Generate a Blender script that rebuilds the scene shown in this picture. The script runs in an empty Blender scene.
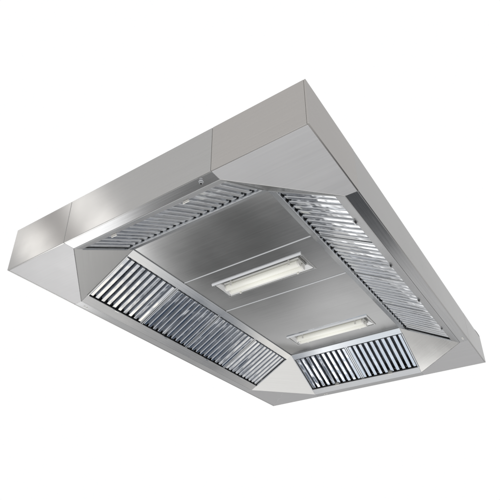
import bpy, bmesh, math, random
from mathutils import Vector, Matrix

random.seed(11)
S = 0.5                      # one hood unit = 0.5 m  (the hood is 2 m x 3 m)
BASE = Vector((0, 0, 2.2))   # the rim hangs 2.2 m above the ground level
L, W = 4.0, 6.0              # hood length and width in hood units
HA, HB, HC, HD = 0.578, 0.533, 0.443, 0.488   # top edge height at the corners
ZC = 0.487                   # ceiling height above the rim
RIM = 0.14                   # width of the flat rim strip
COL = bpy.context.scene.collection


# ------------------------------------------------------------------ materials
def steel(name, base, rough, aniso=0.6, streak=0.06, bump=0.02, smudge=0.05, wave=0.0, tint=0.8, fine=55.0, metal=1.0, wscale=9.0):
    m = bpy.data.materials.new(name)
    m.use_nodes = True
    nt = m.node_tree
    N, K = nt.nodes, nt.links
    b = N['Principled BSDF']
    b.inputs['Metallic'].default_value = metal
    b.inputs['Anisotropic'].default_value = aniso
    b.inputs['Specular Tint'].default_value = (tint, tint, tint, 1)
    tg = N.new('ShaderNodeTangent')
    tg.direction_type = 'UV_MAP'
    tg.uv_map = 'UVMap'
    K.new(tg.outputs[0], b.inputs['Tangent'])
    uv = N.new('ShaderNodeUVMap')
    uv.uv_map = 'UVMap'
    mp = N.new('ShaderNodeMapping')
    mp.inputs['Scale'].default_value = (fine, 0.9, 1)
    K.new(uv.outputs[0], mp.inputs[0])
    n1 = N.new('ShaderNodeTexNoise')
    n1.inputs['Scale'].default_value = 1.0
    n1.inputs['Detail'].default_value = 6.0
    n1.inputs['Roughness'].default_value = 0.7
    K.new(mp.outputs[0], n1.inputs['Vector'])
    tc = N.new('ShaderNodeTexCoord')
    n2 = N.new('ShaderNodeTexNoise')
    n2.inputs['Scale'].default_value = 2.3
    n2.inputs['Detail'].default_value = 4.0
    K.new(tc.outputs['Object'], n2.inputs['Vector'])
    # colour: fine streaks
    r1 = N.new('ShaderNodeMapRange')
    r1.inputs[1].default_value = 0.3
    r1.inputs[2].default_value = 0.7
    r1.inputs[3].default_value = 1 - streak
    r1.inputs[4].default_value = 1 + streak
    K.new(n1.outputs[0], r1.inputs[0])
    mx = N.new('ShaderNodeVectorMath')
    mx.operation = 'SCALE'
    mx.inputs[0].default_value = base
    K.new(r1.outputs[0], mx.inputs['Scale'])
    K.new(mx.outputs[0], b.inputs['Base Color'])
    # roughness: streaks + smudges
    r2 = N.new('ShaderNodeMapRange')
    r2.inputs[1].default_value = 0.3
    r2.inputs[2].default_value = 0.7
    r2.inputs[3].default_value = rough - smudge
    r2.inputs[4].default_value = rough + smudge
    K.new(n2.outputs[0], r2.inputs[0])
    ad = N.new('ShaderNodeMath')
    ad.operation = 'MULTIPLY'
    K.new(r2.outputs[0], ad.inputs[0])
    K.new(r1.outputs[0], ad.inputs[1])
    K.new(ad.outputs[0], b.inputs['Roughness'])
    bp = N.new('ShaderNodeBump')
    bp.inputs['Strength'].default_value = bump
    bp.inputs['Distance'].default_value = 0.01
    K.new(n1.outputs[0], bp.inputs['Height'])
    last = bp
    if wave > 0:
        n3 = N.new('ShaderNodeTexNoise')
        n3.inputs['Scale'].default_value = wscale
        n3.inputs['Detail'].default_value = 1.5
        K.new(tc.outputs['Object'], n3.inputs['Vector'])
        b2 = N.new('ShaderNodeBump')
        b2.inputs['Strength'].default_value = wave
        b2.inputs['Distance'].default_value = 0.03
        K.new(n3.outputs[0], b2.inputs['Height'])
        K.new(bp.outputs[0], b2.inputs['Normal'])
        last = b2
    K.new(last.outputs[0], b.inputs['Normal'])
    return m


def plain(name, color, rough, metal=0.0, noise=0.1):
    m = bpy.data.materials.new(name)
    m.use_nodes = True
    N, K = m.node_tree.nodes, m.node_tree.links
    b = N['Principled BSDF']
    b.inputs['Roughness'].default_value = rough
    b.inputs['Metallic'].default_value = metal
    n = N.new('ShaderNodeTexNoise')
    n.inputs['Scale'].default_value = 40
    r = N.new('ShaderNodeMapRange')
    r.inputs[3].default_value = 1 - noise
    r.inputs[4].default_value = 1 + noise
    K.new(n.outputs[0], r.inputs[0])
    v = N.new('ShaderNodeVectorMath')
    v.operation = 'SCALE'
    v.inputs[0].default_value = color
    K.new(r.outputs[0], v.inputs['Scale'])
    K.new(v.outputs[0], b.inputs['Base Color'])
    return m


def tube_mat():
    m = bpy.data.materials.new('lit_fluorescent_tube')
    m.use_nodes = True
    b = m.node_tree.nodes['Principled BSDF']
    b.inputs['Base Color'].default_value = (0.70, 0.70, 0.65, 1)
    b.inputs['Roughness'].default_value = 0.3
    b.inputs['Emission Color'].default_value = (1.0, 0.98, 0.88, 1)
    b.inputs['Emission Strength'].default_value = 0.24
    return m


def glass_mat():
    m = bpy.data.materials.new('clear_lamp_glass')
    m.use_nodes = True
    nt = m.node_tree
    N, K = nt.nodes, nt.links
    for n in list(N):
        if n.type == 'BSDF_PRINCIPLED':
            N.remove(n)
    out = [n for n in N if n.type == 'OUTPUT_MATERIAL'][0]
    g = N.new('ShaderNodeBsdfGlossy')
    g.inputs['Roughness'].default_value = 0.05
    t = N.new('ShaderNodeBsdfTransparent')
    f = N.new('ShaderNodeFresnel')
    f.inputs[0].default_value = 1.25
    mx = N.new('ShaderNodeMixShader')
    K.new(f.outputs[0], mx.inputs[0])
    K.new(t.outputs[0], mx.inputs[1])
    K.new(g.outputs[0], mx.inputs[2])
    K.new(mx.outputs[0], out.inputs[0])
    return m


M = {
    'fascia': steel('brushed_steel_fascia', (0.40, 0.395, 0.386), 0.17, 0.7, 0.024, 0.003, 0.03, wave=0.045, tint=0.72, wscale=2.2),
    'fascia_warm': steel('brushed_steel_fascia_warm', (0.408, 0.392, 0.375), 0.19, 0.7, 0.024, 0.003, 0.03, wave=0.045, tint=0.72, wscale=2.2),
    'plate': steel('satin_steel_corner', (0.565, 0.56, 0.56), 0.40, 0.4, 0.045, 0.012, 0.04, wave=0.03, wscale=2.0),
    'gusset': steel('satin_steel_gusset', (0.53, 0.525, 0.51), 0.17, 0.4, 0.03, 0.006, 0.03, wave=0.035, wscale=2.5),
    'rim': steel('brushed_steel_rim', (0.42, 0.42, 0.42), 0.17, 0.6, 0.10, 0.012, 0.03),
    'ledge': steel('brushed_steel_ledge', (0.48, 0.48, 0.48), 0.32, 0.7, 0.07, 0.03),
    'ceiling': steel('brushed_steel_ceiling', (0.55, 0.55, 0.545), 0.17, 0.35, 0.04, 0.005, 0.03, wave=0.04, wscale=2.0),
    'slat': steel('bright_steel_slat', (0.53, 0.545, 0.57), 0.11, 0.3, 0.03, 0.01, 0.04, wave=0.10, tint=0.95),
    'slat_lit': steel('bright_steel_slat_filmed_lit', (0.66, 0.67, 0.685), 0.09, 0.2, 0.03, 0.008, 0.03, wave=0.12, tint=0.95),  # filmed slats; their stronger highlights are put into a paler base colour
    'frame': steel('bright_steel_frame', (0.56, 0.57, 0.58), 0.18, 0.5, 0.06, 0.005),
    'top': plain('galvanised_steel_roof', (0.35, 0.36, 0.37), 0.5, 1.0),
    'dark': plain('dark_bracket_metal', (0.03, 0.02, 0.025), 0.45),
    'hole': plain('black_plug', (0.01, 0.01, 0.01), 0.6),
    'white': plain('white_reflector_enamel', (0.62, 0.62, 0.60), 0.4),
    'clip': plain('pale_clip', (0.75, 0.74, 0.70), 0.35),
    'tube': tube_mat(),
    'glass': glass_mat(),
}


# ------------------------------------------------------------------ mesh tools
def link(name, bm, mat, parent, grain=None, bevel=0.0, smooth=False, seg=2):
    """one mesh object; grain = brush direction for the UV tangent"""
    uvl = bm.loops.layers.uv.new('UVMap')
    for f in bm.faces:
        f.normal_update()
        g = grain(f) if callable(grain) else Vector(grain or (1, 0, 0))
        n = f.normal
        g = g - n * g.dot(n)
        if g.length < 1e-4:
            g = n.orthogonal()
        g.normalize()
        p = n.cross(g)
        for l in f.loops:
            l[uvl].uv = (l.vert.co.dot(p), l.vert.co.dot(g))
        f.smooth = smooth
    for v in bm.verts:
        v.co = v.co * S
    me = bpy.data.meshes.new(name)
    bm.to_mesh(me)
    bm.free()
    me.materials.append(mat)
    o = bpy.data.objects.new(name, me)
    COL.objects.link(o)
    o.parent = parent
    if bevel:
        b = o.modifiers.new('Bevel', 'BEVEL')
        b.width = bevel * S
        b.segments = seg
        b.limit_method = 'ANGLE'
        b.angle_limit = math.radians(25)
        b.harden_normals = smooth
    return o


def slab(bm, pts, thick):
    """closed sheet: polygon pts is the visible face, thick is a vector to the back face"""
    pts = [Vector(p) for p in pts]
    t = Vector(thick)
    a = [bm.verts.new(p) for p in pts]
    b = [bm.verts.new(p + t) for p in pts]
    n = len(pts)
    fs = [bm.faces.new(a), bm.faces.new(list(reversed(b)))]
    for i in range(n):
        j = (i + 1) % n
        fs.append(bm.faces.new((a[j], a[i], b[i], b[j])))
    bmesh.ops.recalc_face_normals(bm, faces=fs)
    return fs


def prism(bm, prof, a, b, frame):
    """extrude a closed 2-D profile (u, w) from v=a to v=b, frame maps (u, v, w) to a point"""
    lo = [bm.verts.new(frame(u, a, w)) for u, w in prof]
    hi = [bm.verts.new(frame(u, b, w)) for u, w in prof]
    n = len(prof)
    fs = [bm.faces.new(lo), bm.faces.new(list(reversed(hi)))]
    for i in range(n):
        j = (i + 1) % n
        fs.append(bm.faces.new((lo[j], lo[i], hi[i], hi[j])))
    bmesh.ops.recalc_face_normals(bm, faces=fs)


def cyl(bm, c, axis, r, h, seg=20, r2=None):
    axis = Vector(axis).normalized()
    x = axis.orthogonal().normalized()
    y = axis.cross(x)
    c = Vector(c)
    r2 = r if r2 is None else r2
    lo, hi = [], []
    for i in range(seg):
        a = 2 * math.pi * i / seg
        d = x * math.cos(a) + y * math.sin(a)
        lo.append(bm.verts.new(c + d * r))
        hi.append(bm.verts.new(c + axis * h + d * r2))
    fs = [bm.faces.new(lo), bm.faces.new(list(reversed(hi)))]
    for i in range(seg):
        j = (i + 1) % seg
        fs.append(bm.faces.new((lo[j], lo[i], hi[i], hi[j])))
    bmesh.ops.recalc_face_normals(bm, faces=fs)


# ------------------------------------------------------------------ the hood
root = bpy.data.objects.new('extractor_hood', None)
root.location = BASE
COL.objects.link(root)
root['label'] = 'large steel kitchen extraction hood with baffle filters and two lit strip lights'
root['category'] = 'kitchen hood'

# the four sides in order; each has an origin corner, a direction along it and the inward normal
SIDES = [
    ('front', Vector((0, 0, 0)), Vector((1, 0, 0)), Vector((0, 1, 0)), L, HA, HB),
    ('right', Vector((L, 0, 0)), Vector((0, 1, 0)), Vector((-1, 0, 0)), W, HB, HC),
    ('far', Vector((L, W, 0)), Vector((-1, 0, 0)), Vector((0, -1, 0)), L, HC, HD),
    ('left', Vector((0, W, 0)), Vector((0, -1, 0)), Vector((1, 0, 0)), W, HD, HA),
]
Z = Vector((0, 0, 1))
T = 0.018      # sheet thickness
GAP = 0.0015


def rectslab(bm, O, e, n, s0, s1, d0, d1, z0, z1, up):
    """sheet from (s0, d0, z0) to (s1, d1, z1) in side coordinates with its back towards up"""
    P = lambda s, d, z: O + e * s + n * d + Z * z
    return slab(bm, [P(s0, d0, z0), P(s1, d0, z0), P(s1, d1, z1), P(s0, d1, z1)], up)


for si, (nm, O, e, n, ln, h0, h1) in enumerate(SIDES):
    P = lambda s, d, z: O + e * s + n * d + Z * z
    top = lambda s: h0 + (h1 - h0) * s / ln
    # fascia in three sheets
    for k, (a, b) in enumerate([(0, 1), (1, ln - 1), (ln - 1, ln)]):
        bm = bmesh.new()
        a2 = a + (GAP if k else T * 0.0 + 0.002)
        b2 = b - (GAP if k < 2 else T + 0.001)
        j = random.uniform(-0.0012, 0.0012)
        j2 = random.uniform(0.000, 0.0025)
        slab(bm, [P(a2, j2, -0.004), P(b2, max(0, j2 + j), -0.004), P(b2, max(0, j2 + j), top(b2)), P(a2, j2, top(a2))], n * T)
        link('fascia_panel', bm, M['fascia_warm'] if (si, k) in ((0, 2), (1, 0)) else M['fascia'], root, e, 0.004)
        # folded return flange along the top edge
        bm = bmesh.new()
        slab(bm, [P(a2, T + 0.004, top(a2) - 0.004), P(b2, T + 0.004, top(b2) - 0.004),
                  P(b2, 0.12, top(b2) - 0.004), P(a2, 0.12, top(a2) - 0.004)], -Z * 0.012)
        link('top_flange', bm, M['top'], root, e, 0.0)
    # flat rim strip between the corner plates
    bm = bmesh.new()
    rectslab(bm, O, e, n, 1.001, ln - 1.001, T + 0.0008, RIM, -0.002, 0.0, Z * T)
    link('rim_strip', bm, M['rim'], root, e, 0.0015)
    # sloping gutter ledge, from the rim strip to the foot of the filters
    sl = Vector((n.x * 0.86, n.y * 0.86, ZC)).normalized()      # up the slope
    nn = (n * ZC - Z * 0.86).normalized()                        # out of the slope, towards the room
    F0 = O + n * RIM
    Q = lambda s, v, w: F0 + e * s + sl * v + nn * w
    SLEN = math.hypot(0.86, ZC)
    bm = bmesh.new()

    def inset(v):                    # the filter bank ends on the gusset line, so both ends stay at 1 and ln - 1
        return 1.0
    slab(bm, [Q(1.0, 0.003, 0.008), Q(ln - 1.0, 0.003, 0.008), Q(ln - 1.0, 0.126, 0.008), Q(1.0, 0.126, 0.008)], -nn * 0.03)
    link('gutter_ledge', bm, M['ledge'], root, e, 0.004)
    # trim strip at the head of the filters
    bm = bmesh.new()
    slab(bm, [Q(1.0, 0.872, 0.012), Q(ln - 1.0, 0.872, 0.012), Q(ln - 1.0, SLEN - 0.004, 0.012), Q(1.0, SLEN - 0.004, 0.012)], -nn * 0.05)
    link('head_trim', bm, M['frame'], root, e, 0.004)
    # filters, one per unit of length
    for k in range(int(round(ln - 2))):
        s0 = 1.0 + k
        tilt = random.uniform(-0.010, 0.010)
        lift = random.uniform(-0.012, 0.012)
        FR = lambda u, v, w: Q(s0 + u, v, w - 0.052 + tilt * (u - 0.5) + lift * (v - 0.5))
        bm = bmesh.new()
        per = 0.1025
        for r in range(10):
            c = 0.5 + (r - 4.5) * per * 0.985
            wd = 0.0325 if 0 < r < 9 else 0.030
            c0 = c
            if r == 0:
                c0 += 0.012
            if r == 9:
                c0 -= 0.012
            tw = random.uniform(-0.0006, 0.0006)
            hh = 0.040 + random.uniform(-0.002, 0.002)
            prof = [(c0 - wd - 0.0075, -0.016), (c0 - wd - 0.003, 0.008), (c0 - wd + 0.006, hh - tw), (c0 + wd - 0.006, hh + tw), (c0 + wd + 0.003, 0.008), (c0 + wd + 0.0075, -0.016)]
            prism(bm, prof, 0.140, 0.846, FR)
        # staggered rear baffles
        for r in range(9):
            c = 0.5 + (r - 4) * per * 0.985
            prof = [(c - 0.030, -0.095), (c - 0.036, -0.075), (c + 0.036, -0.075), (c + 0.030, -0.095)]
            prism(bm, prof, 0.15, 0.835, FR)
        fl = link('baffle_filter', bm, M['slat'] if si > 1 else M['slat_lit'], root, sl, 0.006, True, 3)
        # frame: four channels round the slats
        bm = bmesh.new()
        for prof, a, b in [([(0.004, -0.08), (0.004, 0.036), (0.026, 0.036), (0.026, -0.08)], 0.117, 0.870),
                           ([(0.974, -0.08), (0.974, 0.036), (0.996, 0.036), (0.996, -0.08)], 0.117, 0.870)]:
            prism(bm, prof, a, b, FR)
        for a, b in [(0.117, 0.133), (0.850, 0.870)]:
            prism(bm, [(0.0275, -0.10), (0.0275, -0.022), (0.9725, -0.022), (0.9725, -0.10)], a, b, FR)
        link('frame', bm, M['frame'], fl, e, 0.003)
        # small pull handle at the middle of the lower channel
        bm = bmesh.new()
        for u in (0.468, 0.528):
            prism(bm, [(u - 0.006, -0.02), (u - 0.006, 0.075), (u + 0.006, 0.075), (u + 0.006, -0.02)], 0.120, 0.132, FR)
        prism(bm, [(0.458, 0.0755), (0.458, 0.084), (0.538, 0.084), (0.538, 0.0755)], 0.117, 0.135, FR)
        hd = link('handle', bm, M['clip'] if si in (0, 2) else M['frame'], fl, e, 0.004)
        bm = bmesh.new()
        prism(bm, [(0.4755, -0.015), (0.4755, 0.072), (0.5205, 0.072), (0.5205, -0.015)], 0.1215, 0.1305, FR)
        link('latch', bm, M['hole'] if si in (1, 3) else M['clip'], fl, e, 0.002)
    # thin end rails where a filter bank meets the corner gussets
    for s_ in (1.0, ln - 1.0):
        q = 0.012 if s_ < 2 else -0.012
        bm = bmesh.new()
        slab(bm, [Q(s_ - q * 0.15, 0.118, 0.016), Q(s_ + q, 0.118, 0.016), Q(s_ + q, 0.869, 0.016), Q(s_ - q * 0.15, 0.869, 0.016)], -nn * 0.02)
        link('end_rail', bm, M['frame'], root, sl, 0.002)
    # drain tap near one end of the gutter
    ds = {'front': 2.84, 'right': 4.87, 'far': 2.82, 'left': 4.86}[nm]
    bm = bmesh.new()
    c = P(ds, 0.068, -0.002)
    if si == 0:
        cyl(bm, c, -Z, 0.024, 0.007, 24)
        cyl(bm, c - Z * 0.0075, -Z, 0.018, 0.020, 24, 0.016)
        tp = link('drain_tap', bm, M['slat_lit'], root, e, 0.002, False)
        bm = bmesh.new()
        cyl(bm, c - Z * 0.028, -Z, 0.011, 0.003, 20)
        link('plug', bm, M['hole'], tp, e)
    else:
        for q in (-0.022, 0.022):
            bm = bmesh.new()
            cyl(bm, c + e * q, -Z, 0.013, 0.006, 16, 0.009)
            link('screw', bm, M['clip'], root, e)

# corner plates, gussets
CORN = [(Vector((0, 0, 0)), Vector((1, 0, 0)), Vector((0, 1, 0))),
        (Vector((L, 0, 0)), Vector((-1, 0, 0)), Vector((0, 1, 0))),
        (Vector((L, W, 0)), Vector((-1, 0, 0)), Vector((0, -1, 0))),
        (Vector((0, W, 0)), Vector((1, 0, 0)), Vector((0, -1, 0)))]
for ci, (O, a, b) in enumerate(CORN):
    P = lambda x, y, z: O + a * x + b * y + Z * z
    i = T + 0.0008
    bm = bmesh.new()
    if ci == 3:       # mitred plate: two sheets folded along the diagonal
        m0, m1 = P(i, i, -0.002), P(0.57, 0.57, 0.012)
        slab(bm, [m0, P(1.0, i, -0.002), P(1.0, RIM, -0.002), m1], Z * T)
        slab(bm, [m0, m1, P(RIM, 1.0, -0.002), P(i, 1.0, -0.002)], Z * T)
        g = lambda f: Vector((1, 0, 0)) if (f.calc_center_median() - O).dot(a) > (f.calc_center_median() - O).dot(b) else Vector((0, 1, 0))
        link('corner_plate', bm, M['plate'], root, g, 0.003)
    else:
        slab(bm, [P(i, i, -0.002), P(1.0, i, -0.002), P(1.0, RIM, -0.002), P(RIM, 1.0, -0.002), P(i, 1.0, -0.002)], Z * T)
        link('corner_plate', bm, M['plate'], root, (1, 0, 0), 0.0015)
    # sloping triangular gusset between neighbouring filter banks
    A_, B_, C_ = P(1.0, RIM + 0.002, 0.001), P(RIM + 0.002, 1.0, 0.001), P(0.999, 0.999, ZC - 0.004)
    nrm = (B_ - A_).cross(C_ - A_).normalized()
    if nrm.z > 0:
        nrm = -nrm
    bm = bmesh.new()
    slab(bm, [A_ + nrm * 0.004, B_ + nrm * 0.004, C_ + nrm * 0.004], -nrm * 0.015)
    link('corner_gusset', bm, M['gusset'], root, a - b, 0.003)

# ceiling in three sheets, with an opening for each light
LIGHTS = [(1.32, 2.69, 2.28, 2.66), (1.33, 2.71, 4.34, 4.66)]


def ceiling(y0, y1, hole):
    bm = bmesh.new()
    x0, x1 = 0.988, L - 0.988
    z = ZC
    if hole is None:
        slab(bm, [(x0, y0, z), (x1, y0, z), (x1, y1, z), (x0, y1, z)], Z * 0.02)
    else:
        a, b, c, d = hole
        xs, ys = (x0, a, b, x1), (y0, c, d, y1)
        g = [[bm.verts.new((x, y, z)) for y in ys] for x in xs]
        for ix in range(3):
            for iy in range(3):
                if (ix, iy) != (1, 1):
                    bm.faces.new((g[ix][iy], g[ix][iy + 1], g[ix + 1][iy + 1], g[ix + 1][iy]))
        r = bmesh.ops.extrude_face_region(bm, geom=list(bm.faces))
        for v in [g for g in r['geom'] if isinstance(g, bmesh.types.BMVert)]:
            v.co.z += 0.02
        bmesh.ops.recalc_face_normals(bm, faces=bm.faces)
    return link('ceiling_panel', bm, M['ceiling'], root, (1, 0, 0), 0.004)


ceiling(0.988, 1.994, None)
ceiling(2.000, 2.994, LIGHTS[0])
ceiling(3.000, W - 0.988, LIGHTS[1])
for y in (1.997, 2.997):          # standing joint lip between two ceiling sheets
    bm = bmesh.new()
    prism(bm, [(y - 0.010, ZC - 0.001), (y - 0.001, ZC - 0.011), (y + 0.002, ZC - 0.011), (y + 0.002, ZC - 0.001)], 1.01, L - 1.01,
          lambda u, v, w: Vector((v, u, w)))
    link('joint_lip', bm, M['frame'], root, (1, 0, 0), 0.002)

for li, (a, b, c, d) in enumerate(LIGHTS):
    # trim frame round the opening
    bm = bmesh.new()
    t = 0.022
    zt = ZC - 0.014
    for q in ([a - t, b + t, c - t, c + 0.004], [a - t, b + t, d - 0.004, d + t],
              [a - t, a + 0.004, c + 0.006, d - 0.006], [b - 0.004, b + t, c + 0.006, d - 0.006]):
        slab(bm, [(q[0], q[2], zt), (q[1], q[2], zt), (q[1], q[3], zt), (q[0], q[3], zt)], Z * 0.0135)
    lf = link('light_fitting', bm, M['ceiling'], root, (1, 0, 0), 0.003)
    bm = bmesh.new()
    prism(bm, [(c - t - 0.020, ZC - 0.001), (c - t - 0.003, ZC - 0.026), (c - t - 0.001, ZC - 0.026), (c - t - 0.001, ZC - 0.001)], a - t, b + t,
          lambda u, v, w: Vector((v, u, w)))
    link('folded_lip', bm, M['slat_lit'], lf, (1, 0, 0))  # paler steel puts the lit look of this edge into its colour
    # inner tray with sloping flanks
    bm = bmesh.new()
    m = 0.075
    o_ = [(a + .003, c + .003, ZC), (b - .003, c + .003, ZC), (b - .003, d - .003, ZC), (a + .003, d - .003, ZC)]
    i_ = [(a + m, c + m, ZC + 0.05), (b - m, c + m, ZC + 0.05), (b - m, d - m, ZC + 0.05), (a + m, d - m, ZC + 0.05)]
    vo = [bm.verts.new(p) for p in o_]
    vi = [bm.verts.new(p) for p in i_]
    for k in range(4):
        j = (k + 1) % 4
        bm.faces.new((vo[k], vo[j], vi[j], vi[k]))
    bm.faces.new(vi)
    bmesh.ops.recalc_face_normals(bm, faces=bm.faces)
    for f in bm.faces:
        if f.normal.z > 0:
            f.normal_flip()
    link('reflector', bm, M['ceiling'], lf, (1, 0, 0))
    # lamp housing (pale diffuser box) and two tubes
    bm = bmesh.new()
    x0, x1 = a + 0.09, b - 0.09
    y0, y1 = c + 0.095, d - 0.065
    slab(bm, [(x0, y0, ZC + 0.034), (x1, y0, ZC + 0.034), (x1, y1, ZC + 0.034), (x0, y1, ZC + 0.034)], Z * 0.014)
    link('housing', bm, M['white'], lf, (1, 0, 0), 0.004)
    ym = (y0 + y1) / 2
    off = 0.052
    for yy in (ym - off, ym + off):
        bm = bmesh.new()
        cyl(bm, (x0 + 0.03, yy, ZC - 0.012), (1, 0, 0), 0.042, x1 - x0 - 0.06, 20)
        tb = link('tube', bm, M['tube'], lf, (1, 0, 0), 0, True)
        for xc in (x0 + 0.004, x1 - 0.029):
            bm = bmesh.new()
            cyl(bm, (xc, yy, ZC - 0.012), (1, 0, 0), 0.043, 0.025, 24)
            link('end_cap', bm, M['clip'], tb, (1, 0, 0))
    for xx, yy in ((x0 + 0.13, y1 + 0.012), (x1 - 0.13, y1 + 0.012), (x1 - 0.13, y0 - 0.012), (x0 + 0.13, y0 - 0.012)):
        bm = bmesh.new()
        slab(bm, [(xx - .012, yy - .010, ZC - 0.045), (xx + .012, yy - .010, ZC - 0.045), (xx + .012, yy + .010, ZC - 0.045), (xx - .012, yy + .010, ZC - 0.045)], Z * 0.085)
        link('clip', bm, M['clip'], lf, (1, 0, 0), 0.003)

# closed roof over the filters (a shallow tray inside the top flange)
bm = bmesh.new()
ring = [Vector((0.125, 0.125, HA - 0.03)), Vector((L - 0.125, 0.125, HB - 0.03)), Vector((L - 0.125, W - 0.125, HC - 0.03)), Vector((0.125, W - 0.125, HD - 0.03))]
up = [Vector((0.6, 0.6, 0.68)), Vector((L - 0.6, 0.6, 0.68)), Vector((L - 0.6, W - 0.6, 0.68)), Vector((0.6, W - 0.6, 0.68))]
v0 = [bm.verts.new(p) for p in ring]
v1 = [bm.verts.new(p) for p in up]
for k in range(4):
    j = (k + 1) % 4
    bm.faces.new((v0[k], v0[j], v1[j], v1[k]))
bm.faces.new(v1)
bmesh.ops.recalc_face_normals(bm, faces=bm.faces)
o = link('roof_panel', bm, M['top'], root, (1, 0, 0))
sm = o.modifiers.new('Solid', 'SOLIDIFY')
sm.thickness = 0.01 * S

# dark hanging bracket at the far right corner, its rounded lug showing over the top edge
bm = bmesh.new()
prof = [(5.66, 0.001), (5.72, 0.010), (5.78, 0.017), (5.86, 0.021), (5.93, 0.020), (5.97, 0.013), (5.985, 0.001)]
prof = [(y, (HB + (HC - HB) * y / W) + z) for y, z in prof]
slab(bm, [(L - 0.001, y, z) for y, z in prof], (-0.014, 0, 0))
link('hanging_bracket', bm, M['dark'], root, (0, 1, 0))

# ------------------------------------------------------------------ camera
R = [[0.8260460587816858, 0.5635837888704851, 0.004606700948837611],
     [-0.2797501870403095, 0.4170987960411746, -0.8647360448090009],
     [-0.4892726659258162, 0.7130230762488623, 0.5022054869418031]]
cam = bpy.data.cameras.new('camera')
co = bpy.data.objects.new('camera', cam)
COL.objects.link(co)
mw = Matrix.Identity(4)
for i in range(3):
    mw[i][0] = R[0][i]
    mw[i][1] = -R[1][i]
    mw[i][2] = -R[2][i]
pos = Vector((5.29494504, -2.83033434, -3.38451679)) * S + BASE
mw.translation = pos
co.matrix_world = mw
cam.sensor_width = 36
cam.lens = 36 * 1.0731771181
cam.shift_x = (250 - 242.013) / 500
cam.shift_y = (292.613 - 250) / 500
cam.clip_start = 0.02
cam.clip_end = 500
bpy.context.scene.camera = co

# ------------------------------------------------------------------ studio surroundings
world = bpy.data.worlds.new('World')
bpy.context.scene.world = world
world.use_nodes = True
nt = world.node_tree
N, K = nt.nodes, nt.links
bg = N['Background']
tc = N.new('ShaderNodeTexCoord')
D = tc.outputs['Generated']
sep = N.new('ShaderNodeSeparateXYZ')
K.new(D, sep.inputs[0])
mr = N.new('ShaderNodeMapRange')
mr.inputs[1].default_value = -1
mr.inputs[2].default_value = 1
K.new(sep.outputs[2], mr.inputs[0])
ramp = N.new('ShaderNodeValToRGB')
ramp.color_ramp.interpolation = 'EASE'
STOPS = [(-1.0, 1.40), (-0.86, 1.15), (-0.66, 0.85), (-0.42, 0.93), (-0.24, 0.75), (-0.13, 0.42), (-0.04, 1.0), (1.0, 1.0)]
els = ramp.color_ramp.elements
while len(els) < len(STOPS):
    els.new(0.5)
for el, (z, v) in zip(els, STOPS):
    el.position = (z + 1) / 2
    el.color = (v, v, v * 1.005, 1)
K.new(mr.outputs[0], ramp.inputs[0])
cur = ramp.outputs[0]


def lobe(az, el, r_in, r_out):
    """smooth round mask about direction az / el (degrees)"""
    a, e = math.radians(az), math.radians(el)
    dp = N.new('ShaderNodeVectorMath')
    dp.operation = 'DOT_PRODUCT'
    K.new(D, dp.inputs[0])
    dp.inputs[1].default_value = (math.cos(a) * math.cos(e), math.sin(a) * math.cos(e), math.sin(e))
    m = N.new('ShaderNodeMapRange')
    m.interpolation_type = 'SMOOTHSTEP'
    m.inputs[1].default_value = math.cos(math.radians(r_out))
    m.inputs[2].default_value = math.cos(math.radians(r_in))
    K.new(dp.outputs['Value'], m.inputs[0])
    return m.outputs[0]


def patch(az, el, r_in, r_out, col, amount=1.0):
    """an added bright or dark area of the surroundings, for the steel to reflect"""
    global cur
    f = N.new('ShaderNodeMath')
    f.operation = 'MULTIPLY'
    K.new(lobe(az, el, r_in, r_out), f.inputs[0])
    f.inputs[1].default_value = amount
    mx = N.new('ShaderNodeMix')
    mx.data_type = 'RGBA'
    K.new(f.outputs[0], mx.inputs[0])
    K.new(cur, mx.inputs[6])
    mx.inputs[7].default_value = (*col, 1)
    cur = mx.outputs[2]


# dark and bright areas added low in the surroundings to shape steel reflections
patch(125, -35, 4, 11.5, (0.13, 0.132, 0.133))
patch(109.5, -39, 3, 9.5, (0.12, 0.125, 0.135))
patch(98, -45, 4, 10, (0.10, 0.115, 0.14))
patch(85, -46, 4.2, 6.8, (0.05, 0.078, 0.125))
patch(165, -62.5, 2.5, 6, (0.20, 0.235, 0.29))
patch(112, -5, 1.5, 5, (0.28, 0.34, 0.41))
patch(131, -3.5, 2, 5.5, (1.9, 1.9, 1.9))
patch(120, -4, 1, 3.5, (1.5, 1.5, 1.5))
patch(150, -70, 3, 8, (1.05, 1.16, 1.28))
# added glow spots and dark spots, placed for streaks and glints in the steel
patch(213.8, 34, 1.0, 4.5, (0.50, 0.46, 0.44))
patch(210.9, 32, 0.5, 2.6, (4.0, 3.9, 3.8))
patch(216.9, 36, 0.6, 3.0, (4.8, 4.7, 4.6))
patch(145.3, -34.5, 1.5, 6.8, (3.8, 3.8, 3.8))
patch(156, -38.5, 2.5, 6.5, (0.12, 0.12, 0.125))
patch(164, -67, 0.5, 2.6, (3.6, 3.6, 3.6))
patch(82, -55.5, 1.5, 4, (2.2, 2.05, 1.8))
patch(82, -35, 3.5, 6.5, (1.5, 1.44, 1.34))
K.new(cur, bg.inputs[0])
bg.inputs[1].default_value = 1.0

sc = bpy.context.scene
sc.view_settings.view_transform = 'Standard'
sc.view_settings.look = 'None'
sc.view_settings.exposure = 0
sc.view_settings.gamma = 1
sc.render.engine = 'CYCLES'
sc.cycles.max_bounces = 10
sc.cycles.glossy_bounces = 8
sc.cycles.use_denoising = True
